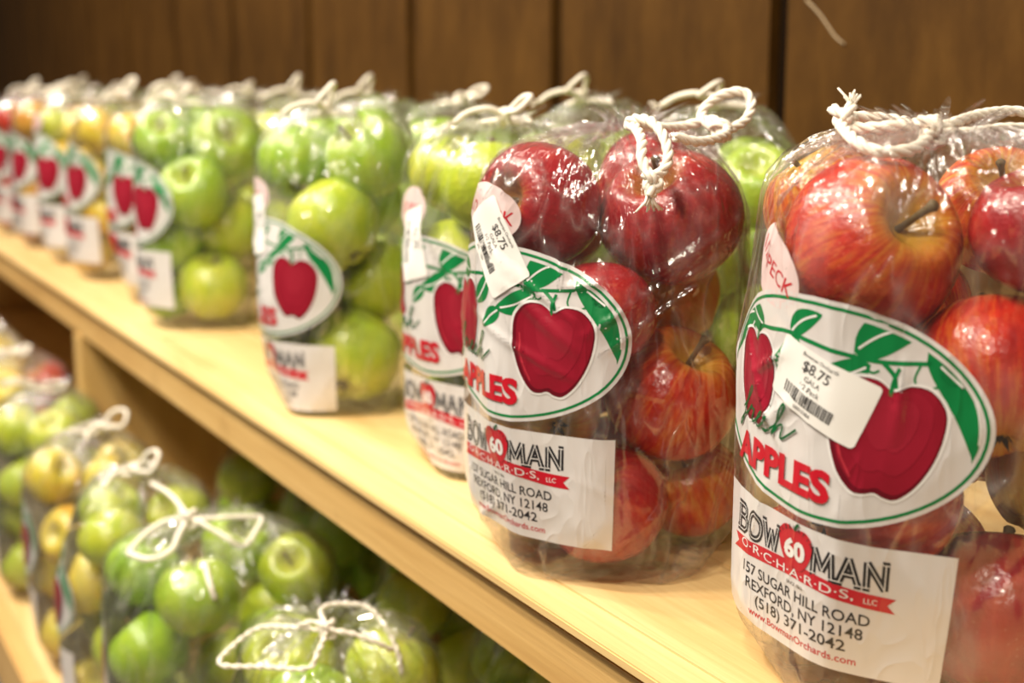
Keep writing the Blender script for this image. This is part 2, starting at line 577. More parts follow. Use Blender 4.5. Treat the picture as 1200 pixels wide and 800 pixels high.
# ------------------------------------------------------------------ apples
def apple_mesh(kind, seed, seg=36, rings=26):
    rnd = random.Random(seed)
    verts, faces = [], []
    tall = rnd.uniform(0.86, 0.95)
    ph = rnd.uniform(0, 6.28)
    for j in range(rings + 1):
        t = PI * j / rings
        for i in range(seg):
            a = 2 * PI * i / seg
            rho = math.sin(t) * (1 + 0.07 * math.cos(t))
            lob = 1 + 0.018 * math.cos(5 * a + ph) * (0.4 + 0.6 * (t / PI)) + 0.025 * math.cos(2 * a + ph * 2)
            z = tall * math.cos(t)
            if t < PI / 2:
                z -= 0.42 * math.exp(-(rho / 0.30) ** 2) - 0.05 * math.exp(-((rho - 0.55) / 0.25) ** 2)
            else:
                z += 0.24 * math.exp(-(rho / 0.24) ** 2)
                z -= 0.03 * math.cos(5 * a + ph) * math.exp(-((rho - 0.4) / 0.2) ** 2)
            verts.append((rho * lob * math.cos(a), rho * lob * math.sin(a), z))
    for j in range(rings):
        for i in range(seg):
            k = (i + 1) % seg
            faces.append((j * seg + i, (j + 1) * seg + i, (j + 1) * seg + k, j * seg + k))
    me = bpy.data.meshes.new('apple_skin')
    me.from_pydata(verts, [], faces)
    bmm = bmesh.new()
    bmm.from_mesh(me)
    bmesh.ops.remove_doubles(bmm, verts=bmm.verts[:], dist=1e-4)
    bmesh.ops.recalc_face_normals(bmm, faces=bmm.faces[:])
    bmm.to_mesh(me)
    bmm.free()
    me.materials.append(MATS[kind])
    me.polygons.foreach_set('use_smooth', [True] * len(me.polygons))
    return me, tall


def tube(path, radii, n=8, caps=True):
    """simple swept tube: returns verts, faces"""
    verts, faces = [], []
    P = [Vector(p) for p in path]
    up = Vector((0.3, 0.2, 1)).normalized()
    ref = None
    for i, p in enumerate(P):
        t = (P[min(i + 1, len(P) - 1)] - P[max(i - 1, 0)])
        t = t.normalized() if t.length > 1e-9 else Vector((0, 0, 1))
        if ref is None:
            ref = t.orthogonal().normalized()
        ref = (ref - t * ref.dot(t))
        ref = ref.normalized() if ref.length > 1e-9 else t.orthogonal().normalized()
        b = t.cross(ref)
        r = radii[i] if isinstance(radii, (list, tuple)) else radii
        for k in range(n):
            a = 2 * PI * k / n
            verts.append(p + ref * (r * math.cos(a)) + b * (r * math.sin(a)))
    for i in range(len(P) - 1):
        for k in range(n):
            q = (k + 1) % n
            faces.append((i * n + k, i * n + q, (i + 1) * n + q, (i + 1) * n + k))
    if caps:
        faces.append(tuple(reversed(range(n))))
        faces.append(tuple(range((len(P) - 1) * n, len(P) * n)))
    return verts, faces


def stem_mesh():
    path = [(0, 0, 0.42), (0.01, 0, 0.6), (0.05, 0.01, 0.78), (0.11, 0.02, 0.93), (0.14, 0.02, 1.0), (0.15, 0.02, 1.03)]
    v, f = tube(path, [0.05, 0.04, 0.04, 0.048, 0.075, 0.05], 10)
    me = bpy.data.meshes.new('stem')
    me.from_pydata([tuple(x) for x in v], [], f)
    me.materials.append(MATS['stem_brown'])
    me.polygons.foreach_set('use_smooth', [True] * len(me.polygons))
    return me


def calyx_mesh():
    v, f = [], []
    for k in range(5):
        a = 2 * PI * k / 5
        for s in (-1, 1):
            pass
        b = len(v)
        c, s = math.cos(a), math.sin(a)
        def pt(r, w, z):
            return (r * c - w * s, r * s + w * c, z)
        v += [pt(0.02, -0.035, -0.66), pt(0.02, 0.035, -0.66), pt(0.10, 0.045, -0.74), pt(0.10, -0.045, -0.74), pt(0.17, 0.0, -0.86), pt(0.10, 0.0, -0.70)]
        f += [(b, b + 1, b + 2, b + 5), (b, b + 5, b + 3), (b + 5, b + 2, b + 4), (b + 3, b + 5, b + 4)]
    me = bpy.data.meshes.new('calyx')
    me.from_pydata(v, [], f)
    me.materials.append(MATS['calyx_dark'])
    return me


KINDS = {'gala_skin': 'red_apple', 'crimson_skin': 'red_apple', 'blush_skin': 'red_apple', 'green_skin': 'green_apple', 'lime_skin': 'green_apple', 'yellow_skin': 'yellow_apple'}
COLWORD = {'gala_skin': 'red and orange', 'crimson_skin': 'crimson', 'blush_skin': 'golden blushed', 'green_skin': 'green', 'lime_skin': 'yellow-green', 'yellow_skin': 'yellow'}
APPLE_ME = {k: [apple_mesh(k, 10 * i + len(k)) for i in range(3)] for k in KINDS}
STEM_ME = stem_mesh()
CALYX_ME = calyx_mesh()


def put_apple(pos, r, kind, rnd, parts, stem_dir=None):
    me, tall = rnd.choice(APPLE_ME[kind])
    o = bpy.data.objects.new(KINDS[kind], me)
    COL.objects.link(o)
    o.location = pos
    o.scale = (r, r, r)
    if stem_dir is None:
        stem_dir = Vector((rnd.gauss(0, 0.7), rnd.gauss(0, 0.7), 0.8))
    q = Vector(stem_dir).normalized().to_track_quat('Z', 'Y')
    o.rotation_mode = 'QUATERNION'
    o.rotation_quaternion = q @ Euler((0, 0, rnd.uniform(0, 6.28))).to_quaternion()
    if parts:
        for nm, m in (('stem', STEM_ME), ('calyx', CALYX_ME)):
            c = bpy.data.objects.new(nm, m)
            COL.objects.link(c)
            c.parent = o
    return o


# ------------------------------------------------------------------ cord
def catmull(pts, step):
    P = [Vector(p) for p in pts]
    out = []
    for i in range(len(P) - 1):
        p0 = P[i - 1] if i else P[0] * 2 - P[1]
        p1, p2 = P[i], P[i + 1]
        p3 = P[i + 2] if i + 2 < len(P) else P[-1] * 2 - P[-2]
        n = max(2, int((p2 - p1).length / step))
        for k in range(n):
            t = k / n
            out.append(0.5 * ((2 * p1) + (p2 - p0) * t + (2 * p0 - 5 * p1 + 4 * p2 - p3) * t * t + (3 * p1 - p0 - 3 * p2 + p3) * t ** 3))
    out.append(P[-1])
    return out


class Geo:
    def __init__(self):
        self.v, self.f = [], []

    def add(self, vf):
        b = len(self.v)
        self.v += list(vf[0])
        self.f += [tuple(i + b for i in q) for q in vf[1]]

    def rope(self, pts, rad=0.0024, step=0.0012, strands=3, sides=6):
        path = catmull(pts, step)
        # frames
        ref = None
        fr = []
        for i, p in enumerate(path):
            t = path[min(i + 1, len(path) - 1)] - path[max(i - 1, 0)]
            t = t.normalized() if t.length > 1e-9 else Vector((0, 0, 1))
            if ref is None:
                ref = t.orthogonal().normalized()
            ref = ref - t * ref.dot(t)
            ref = ref.normalized() if ref.length > 1e-6 else t.orthogonal().normalized()
            fr.append((ref.copy(), t.cross(ref)))
        if strands == 1:
            self.add(tube(path, rad, sides))
            return
        for s in range(strands):
            d = 0.0
            sp = []
            for i, p in enumerate(path):
                if i:
                    d += (p - path[i - 1]).length
                a = 2 * PI * s / strands + d / rad * 0.85
                sp.append(p + fr[i][0] * (0.5 * rad * math.cos(a)) + fr[i][1] * (0.5 * rad * math.sin(a)))
            self.add(tube(sp, rad * 0.56, sides))

    def knot(self, c, r, rad, step=0.0012, strands=3, rot=0.0):
        c = Vector(c)
        pts = []
        for k in range(25):
            t = 2 * PI * k / 24
            p = Vector((math.sin(t) + 2 * math.sin(2 * t), math.cos(t) - 2 * math.cos(2 * t), -math.sin(3 * t) * 1.6)) * (r / 3)
            p.rotate(Euler((1.2, 0.3, rot)))
            pts.append(c + p)
        self.rope(pts, rad, step, strands)

    def fray(self, p, d, length, n, rnd, rad=0.0005):
        p, d = Vector(p), Vector(d).normalized()
        for k in range(n):
            s = Vector((rnd.gauss(0, 1), rnd.gauss(0, 1), rnd.gauss(0, 1)))
            s = (s - d * s.dot(d)) * 0.28
            b = p + s * 0.0022
            l = length * rnd.uniform(0.6, 1.1)
            self.add(tube([b, b + (d + s * 0.5) * l * 0.5, b + (d + s * 1.2) * l], [rad * 1.5, rad * 1.3, rad], 5))


# ------------------------------------------------------------------ label artwork, flat: list of (verts2d, faces, material)
def ellipse(cx, cy, rx, ry, n=72, rot=0.0):
    c, s = math.cos(rot), math.sin(rot)
    out = []
    for k in range(n):
        a = 2 * PI * k / n
        x, y = rx * math.cos(a), ry * math.sin(a)
        out.append((cx + x * c - y * s, cy + x * s + y * c))
    return out


def smooth_closed(pts, n=6):
    P = [Vector(p) for p in pts]
    m = len(P)
    out = []
    for i in range(m):
        p0, p1, p2, p3 = P[i - 1], P[i], P[(i + 1) % m], P[(i + 2) % m]
        for k in range(n):
            t = k / n
            out.append(tuple(0.5 * ((2 * p1) + (p2 - p0) * t + (2 * p0 - 5 * p1 + 4 * p2 - p3) * t * t + (3 * p1 - p0 - 3 * p2 + p3) * t ** 3)))
    return out


def smooth_open(pts, n=8):
    return [tuple(p) for p in [v.to_2d() for v in catmull([(p[0], p[1], 0) for p in pts], 1e9 if n < 2 else max(1e-5, sum(math.dist(pts[i], pts[i + 1]) for i in range(len(pts) - 1)) / (n * len(pts))))]]


def poly(pts):
    return [(x, y) for x, y in pts], [tuple(range(len(pts)))]


def ring(outer, inner):
    n = len(outer)
    return list(outer) + list(inner), [(i, (i + 1) % n, n + (i + 1) % n, n + i) for i in range(n)]


def stroke(pts, width, taper=False):
    v, f = [], []
    n = len(pts)
    for i, p in enumerate(pts):
        a, b = pts[max(i - 1, 0)], pts[min(i + 1, n - 1)]
        dx, dy = b[0] - a[0], b[1] - a[1]
        l = math.hypot(dx, dy) or 1
        w = width / 2
        if taper:
            w *= 1 - 0.75 * i / (n - 1)
        v += [(p[0] - dy / l * w, p[1] + dx / l * w), (p[0] + dy / l * w, p[1] - dx / l * w)]
    f = [(2 * i, 2 * i + 1, 2 * i + 3, 2 * i + 2) for i in range(n - 1)]
    return v, f


def text2d(body, height, cx, cy, width=None, bold=0.0, rot=0.0, shear=0.0, spacing=1.0):
    cu = bpy.data.curves.new('text', 'FONT')
    cu.body = body
    cu.size = 1.0
    cu.offset = bold
    cu.shear = shear
    cu.space_character = spacing
    cu.resolution_u = 3
    o = bpy.data.objects.new('text', cu)
    COL.objects.link(o)
    dg = bpy.context.evaluated_depsgraph_get()
    me = bpy.data.meshes.new_from_object(o.evaluated_get(dg))
    vs = [(v.co.x, v.co.y) for v in me.vertices]
    fs = [tuple(p.vertices) for p in me.polygons]
    bpy.data.objects.remove(o)
    bpy.data.curves.remove(cu)
    bpy.data.meshes.remove(me)
    x0, x1 = min(v[0] for v in vs), max(v[0] for v in vs)
    sy = height / 0.70          # capital height of the built-in font
    sx = sy if width is None else width / (x1 - x0)
    mx = (x0 + x1) / 2
    c, s = math.cos(rot), math.sin(rot)
    out = []
    for x, y in vs:
        x, y = (x - mx) * sx, (y - 0.35) * sy
        out.append((cx + x * c - y * s, cy + x * s + y * c))
    return out, fs


def leaf(base, tip, width, bend=0.0, n=14):
    bx, by = base
    dx, dy = tip[0] - bx, tip[1] - by
    nx, ny = -dy, dx
    l = math.hypot(nx, ny)
    nx, ny = nx / l, ny / l
    mid, left, right = [], [], []
    for k in range(n + 1):
        t = k / n
        o = bend * math.sin(PI * t)
        w = width / 2 * (math.sin(PI * t ** 0.75)) ** 0.8 if 0 < t < 1 else 0
        mx, my = bx + dx * t + nx * o, by + dy * t + ny * o
        mid.append((mx, my))
        left.append((mx + nx * w, my + ny * w))
        right.append((mx - nx * w, my - ny * w))
    return poly(left[:-1] + [mid[-1]] + right[1:-1][::-1]), mid


def apple_shape(cx, cy, wd, ht, rot=0.0, s=1.0):
    pts = [(0.0, 0.40), (0.14, 0.47), (0.33, 0.46), (0.48, 0.32), (0.50, 0.12), (0.45, -0.12), (0.34, -0.34), (0.20, -0.48), (0.09, -0.49), (0.0, -0.46),
           (-0.09, -0.49), (-0.20, -0.48), (-0.34, -0.34), (-0.45, -0.12), (-0.50, 0.12), (-0.48, 0.32), (-0.33, 0.46), (-0.14, 0.47)]
    c, q = math.cos(rot), math.sin(rot)
    out = []
    for x, y in smooth_closed(pts, 4):
        x, y = x * wd * s, y * ht * s
        out.append((cx + x * c - y * q, cy + x * q + y * c))
    return out


def clip_in_ellipse(art, rx, ry):
    """pull points that fall outside the oval back onto its rim"""
    v, f = art
    out = []
    for x, y in v:
        k = math.hypot(x / rx, y / ry)
        out.append((x / k, y / k) if k > 1 else (x, y))
    return out, f


def oval_art(lod):
    A = []
    RX, RY = 0.088, 0.0525
    A.append((poly(ellipse(0, 0, RX, RY)), 'print_white', 0))
    A.append((ring(ellipse(0, 0, RX - 0.0022, RY - 0.0022), ellipse(0, 0, RX - 0.0038, RY - 0.0038)), 'print_green', 1))
    ex, ey = RX - 0.0058, RY - 0.0058

    def lf(b, t, wd, bend=0.0, vein=True, clip=True):
        p, mid = leaf(b, t, wd, bend)
        if clip:
            p = clip_in_ellipse(p, ex, ey)
        A.append((p, 'print_green', 1))
        if vein and lod < 2:
            A.append((clip_in_ellipse(stroke(mid[1:-2], 0.0011), ex, ey), 'print_white_line', 2))
    # branch
    A.append((stroke(smooth_open([(-0.030, 0.031), (-0.012, 0.033), (0.012, 0.030), (0.034, 0.028), (0.058, 0.030)]), 0.0020), 'print_green', 1))
    A.append((stroke(smooth_open([(0.035, 0.028), (0.041, 0.022), (0.043, 0.014)]), 0.0020), 'print_green', 1))
    A.append((stroke(smooth_open([(-0.030, 0.031), (-0.037, 0.030), (-0.042, 0.026)]), 0.0018), 'print_green', 1))
    A.append((stroke(smooth_open([(0.052, 0.029), (0.050, 0.022), (0.054, 0.018), (0.061, 0.020)]), 0.0011), 'print_green', 1))
    A.append((stroke(smooth_open([(0.022, 0.030), (0.030, 0.023), (0.034, 0.024)]), 0.0011), 'print_green', 1))
    # leaves
    lf((0.022, 0.031), (0.052, 0.044), 0.019, 0.004)
    lf((0.056, 0.036), (0.0815, -0.012), 0.024, 0.010)
    lf((0.060, 0.030), (0.074, 0.020), 0.008, 0.0)
    lf((0.030, 0.026), (0.000, 0.014), 0.014, 0.002, True, False)
    lf((0.004, 0.014), (-0.012, 0.001), 0.010, -0.001, True, False)
    lf((-0.006, 0.032), (-0.024, 0.014), 0.012, 0.002, True, False)
    lf((-0.012, 0.033), (0.006, 0.045), 0.011, 0.002)
    lf((-0.036, 0.031), (-0.058, 0.040), 0.013, 0.002)
    lf((-0.050, 0.034), (-0.080, 0.006), 0.020, -0.008)
    lf((-0.050, 0.030), (-0.064, 0.018), 0.009, 0.0)
    # apples
    for (cx, cy, wd, ht, ro) in ((0.040, -0.006, 0.052, 0.054, -0.06), (-0.043, 0.004, 0.042, 0.046, 0.08)):
        A.append((poly(apple_shape(cx, cy, wd * 1.06, ht * 1.055, ro)), 'print_white_line', 2))
        A.append((poly(apple_shape(cx, cy, wd, ht, ro)), 'print_red_dark', 3))
        A.append((poly(apple_shape(cx + 0.0008, cy + 0.0008, wd, ht, ro, 0.94)), 'print_red', 4))
        A.append((poly(apple_shape(cx + 0.001, cy + 0.004, wd, ht, ro, 0.74)), 'print_red_mid', 5))
        A.append((poly(apple_shape(cx + 0.002, cy + 0.007, wd, ht, ro, 0.46)), 'print_red_pale', 6))
        if lod < 2:
            A.append((stroke(smooth_open([(cx - wd * 0.40, cy + ht * 0.15), (cx - wd * 0.36, cy - ht * 0.14), (cx - wd * 0.24, cy - ht * 0.36)]), 0.0010), 'print_red_light', 5))
        A.append((stroke(smooth_open([(cx, cy + ht * 0.36), (cx + 0.001, cy + ht * 0.50), (cx + 0.003, cy + ht * 0.60)]), 0.0018), 'print_green', 5))
    # fresh (script)
    fp = [(0.0, .30), (.16, .55), (.34, .95), (.40, 1.22), (.32, 1.30), (.24, 1.05), (.20, .5), (.14, -.2), (.06, -.45), (.02, -.28), (.18, .05), (.36, .18), (.52, .48), (.58, .60), (.62, .48),
          (.76, .50), (.75, .2), (.84, .03), (1.0, .18), (1.18, .38), (1.26, .52), (1.17, .60), (1.06, .38), (1.10, .10), (1.25, .03), (1.45, .25), (1.62, .60), (1.62, .42), (1.74, .16), (1.62, .0),
          (1.50, .08), (1.72, .08), (1.92, .35), (2.12, .95), (2.18, 1.28), (2.07, 1.30), (2.02, 1.0), (1.98, .3), (1.97, 0), (2.08, .42), (2.22, .54), (2.28, .4), (2.28, .12), (2.36, .02), (2.58, .28), (2.8, .6)]
    fp = [(-0.058 + (x + 0.28 * y) * 0.0185, -0.0195 + y * 0.0135) for x, y in fp]
    A.append((stroke(smooth_open(fp, 5), 0.0012), 'print_green_dark', 6))
    # APPLES
    A.append((text2d('APPLES', 0.0142, -0.0190, -0.0335, 0.077, 0.046), 'print_letter_red', 6))
    return A


def slab(*strokes, feet=()):
    return list(strokes) + [[(x - 0.13, z), (x + 0.13, z)] for x, z in feet]


SLAB = {
    'B': slab([(0, 0), (0, 1)], [(0, 1), (.38, .99), (.54, .88), (.54, .67), (.40, .55), (0, .54)], [(0, .54), (.44, .54), (.62, .42), (.62, .14), (.44, .01), (0, 0)], feet=((-.04, 0), (-.04, 1))),
    'O': slab([(.42 + .40 * math.sin(k * PI / 10), .5 + .5 * math.cos(k * PI / 10)) for k in range(21)]),
    'W': slab([(0, 1), (.24, 0)], [(.24, 0), (.46, .8)], [(.46, .8), (.68, 0)], [(.68, 0), (.92, 1)], feet=((0, 1), (.92, 1))),
    'M': slab([(0, 0), (.06, 1)], [(.06, 1), (.42, .2)], [(.42, .2), (.78, 1)], [(.78, 1), (.84, 0)], feet=((0, 0), (.84, 0))),
    'A': slab([(0, 0), (.34, 1)], [(.34, 1), (.68, 0)], [(.13, .36), (.55, .36)], feet=((0, 0), (.68, 0))),
    'N': slab([(.05, 0), (.05, 1)], [(.05, 1), (.70, 0)], [(.70, 0), (.70, 1)], feet=((.05, 0), (.70, 1))),
}


def address_art(lod):
    A = []
    T = -0.056
    A.append((poly([(-0.080, T), (0.080, T), (0.080, T - 0.067), (-0.080, T - 0.067)]), 'print_white', 0))
    y = T - 0.0145
    for x0, ch in ((-0.0500, 'B'), (-0.0385, 'O'), (-0.0250, 'W'), (0.0125, 'M'), (0.0268, 'A'), (0.0390, 'N')):
        for st in SLAB[ch]:
            pts = [(x0 + px * 0.0130, y + (py - 0.5) * 0.0128) for px, py in st]
            A.append((stroke(pts, 0.0035), 'print_black', 1))
            if lod < 2:
                A.append((stroke(pts, 0.0005), 'print_white_line', 2))
    # banner, swallow-tailed and slightly bowed
    top, bot = [], []
    for k in range(25):
        t = k / 24
        x = -0.054 + 0.108 * t
        b = T - 0.0265 + 0.0016 * math.cos((t - 0.5) * 6.3)
        top.append((x, b + 0.0038))
        bot.append((x, b - 0.0038))
    A.append((poly(top + [(0.050, T - 0.0282)] + bot[::-1] + [(-0.050, T - 0.0282)]), 'print_letter_red', 1))
    if lod < 2:
        A.append((text2d('O\u00b7R\u00b7C\u00b7H\u00b7A\u00b7R\u00b7D\u00b7S,', 0.0045, -0.006, T - 0.0262, 0.080), 'print_white_line', 2))
        A.append((text2d('LLC', 0.0028, 0.042, T - 0.0277), 'print_white_line', 2))
    # apple with the 60
    A.append((poly(apple_shape(0, T - 0.0132, 0.0235, 0.0215)), 'print_letter_red', 3))
    A.append((stroke(smooth_open([(0, T - 0.0045), (0.001, T - 0.002), (0.003, T - 0.0005)]), 0.0014), 'print_green_dark', 4))
    if lod < 2:
        A.append((text2d('60', 0.0090, 0, T - 0.0140, 0.0150, 0.045), 'print_white_line', 5))
        w = 'CELEBRATING'
        for i, ch in enumerate(w):
            a = math.radians(62 - 124 * i / (len(w) - 1))
            A.append((text2d(ch, 0.0022, 0.0150 * math.sin(-a), T - 0.0165 + 0.0135 * math.cos(a), None, 0.01, a), 'print_black', 6))
        A.append((text2d('SINCE 1862', 0.0017, 0, T - 0.0322), 'print_black', 1))
        A.append((text2d('157 SUGAR HILL ROAD', 0.0056, 0, T - 0.0378, 0.085, 0.012), 'print_black', 1))
        A.append((text2d('REXFORD, NY 12148', 0.0056, 0, T - 0.0455, 0.079, 0.012), 'print_black', 1))
        A.append((text2d('(518) 371-2042', 0.0056, 0, T - 0.0530, 0.063, 0.012), 'print_black', 1))
        A.append((text2d('www.BowmanOrchards.com', 0.0038, 0, T - 0.0602, 0.074, 0.010), 'print_letter_red', 1))
    else:
        for dy, wd in ((0.0378, 0.078), (0.0455, 0.070), (0.0530, 0.054)):
            A.append((text2d({0.0378: '157 SUGAR HILL ROAD', 0.0455: 'REXFORD, NY 12148', 0.0530: '(518) 371-2042'}[dy], 0.0049, 0, T - dy, wd, 0.006), 'print_black', 1))
    return A


def badge_art():
    A = [(poly(ellipse(0, 0, 0.027, 0.0165, 48, 0.0)), 'print_pink', 0)]
    A.append((text2d('1/2 PECK', 0.0078, 0, 0, 0.045, 0.004), 'print_letter_red', 1))
    return A


def rrect(cx, cy, wd, ht, r):
    out = []
    for sx, sy, a0 in ((1, 1, 0), (-1, 1, 90), (-1, -1, 180), (1, -1, 270)):
        for k in range(5):
            a = math.radians(a0 + 22.5 * k)
            out.append((cx + sx * (wd / 2 - r) + r * math.cos(a), cy + sy * (ht / 2 - r) + r * math.sin(a)))
    return out


def sticker_art(cx, cy, rot):
    rnd = random.Random(5)
    A = [(poly(rrect(0, 0, 0.053, 0.031, 0.0022)), 'sticker_paper', 0)]
    A.append((text2d('Bowman Orchards', 0.0018, -0.003, 0.0128), 'sticker_ink', 1))
    A.append((text2d('$8.75', 0.0050, -0.003, 0.0078, None, 0.008), 'sticker_ink', 1))
    A.append((text2d('GALA', 0.0026, -0.003, 0.0022), 'sticker_ink', 1))
    A.append((text2d('1/2 Peck', 0.0026, -0.003, -0.0018), 'sticker_ink', 1))
    x = -0.018
    while x < 0.012:
        wd = rnd.choice((0.0004, 0.0004, 0.0008, 0.0012))
        A.append((poly([(x, -0.0105), (x + wd, -0.0105), (x + wd, -0.0045), (x, -0.0045)]), 'sticker_ink', 1))
        x += wd + rnd.choice((0.0004, 0.0005, 0.0009))
    A.append((text2d('00010384', 0.0019, -0.003, -0.0128), 'sticker_ink', 1))
    c, s = math.cos(rot), math.sin(rot)
    return [(([(cx + px * c - py * s, cy + px * s + py * c) for px, py in v], f), m, l) for (v, f), m, l in A]


def cut_art(art, du, dv):
    """cut the flat pieces on a fine grid so they can follow the curved film"""
    V, Fc, MI, LY, names = [], [], [], [], []
    for (v, f), m, layer in art:
        if m not in names:
            names.append(m)
        b = bmesh.new()
        vs = [b.verts.new((x, y, 0)) for x, y in v]
        for q in f:
            try:
                b.faces.new([vs[i] for i in q])
            except ValueError:
                pass
        if any(len(q) > 4 for q in f):
            bmesh.ops.triangulate(b, faces=[x for x in b.faces if len(x.verts) > 4])
        xs = [x for x, y in v]
        ys = [y for x, y in v]
        for lo, hi, d, nrm in ((min(xs), max(xs), du, (1, 0, 0)), (min(ys), max(ys), dv, (0, 1, 0))):
            k = math.ceil(lo / d)
            while k * d < hi:
                co = (k * d, 0, 0) if nrm[0] else (0, k * d, 0)
                bmesh.ops.bisect_plane(b, geom=b.verts[:] + b.edges[:] + b.faces[:], plane_co=co, plane_no=nrm, dist=1e-7)
                k += 1
        bmesh.ops.recalc_face_normals(b, faces=b.faces[:])
        b.verts.index_update()
        base = len(V)
        for x in b.verts:
            V.append((x.co.x, x.co.y))
            LY.append(layer)
        for x in b.faces:
            x.normal_update()
            ids = [base + q.index for q in x.verts]
            Fc.append(ids if x.normal.z > 0 else ids[::-1])
            MI.append(names.index(m))
        b.free()
    return V, Fc, MI, LY, names


ART = {}
for lod, d in ((0, 0.002), (2, 0.006)):
    ART['oval', lod] = cut_art(oval_art(lod), d, d)
    ART['addr', lod] = cut_art(address_art(lod), d, d)
ART['badge', 0] = cut_art(badge_art(), 0.003, 0.003)
ART['badge', 2] = cut_art(badge_art(), 0.006, 0.006)


# ------------------------------------------------------------------ bags
def pack(R, r, layers, per, rnd, zs=1.58, rot0=0.0):
    out = []
    for k in range(layers):
        for i in range(per):
            a = rot0 + 2 * PI * i / per + k * PI / per + rnd.uniform(-0.15, 0.15)
            rr = r * rnd.uniform(0.94, 1.04)
            q = R - rr - 0.003
            out.append([Vector((q * math.cos(a), q * math.sin(a), rr + 0.002 + k * zs * r + rnd.uniform(-0.004, 0.004))), rr, None, None])
    return out


def relax(ap, R, H, it=300):
    for _ in range(it):
        for i in range(len(ap)):
            for j in range(i):
                d = ap[i][0] - ap[j][0]
                m = (ap[i][1] + ap[j][1]) * 0.965
                l = d.length
                if l < m and l > 1e-6:
                    wi, wj = (0.02 if ap[i][3] else 0.5), (0.02 if ap[j][3] else 0.5)
                    if ap[i][3] and ap[j][3] and l > 0.93 * m:
                        continue
                    s = (m - l) / (wi + wj)
                    ap[i][0] += d / l * s * wi
                    ap[j][0] -= d / l * s * wj
        for a in ap:
            if a[0].z < a[1] + 0.0015:
                a[0].z = a[1] + 0.0015
            if a[0].z > H - a[1] - 0.006:
                a[0].z += (H - a[1] - 0.006 - a[0].z) * 0.5
            h = a[0].xy.length
            lim = R - a[1]
            if h > lim:
                a[0].x *= lim / h
                a[0].y *= lim / h


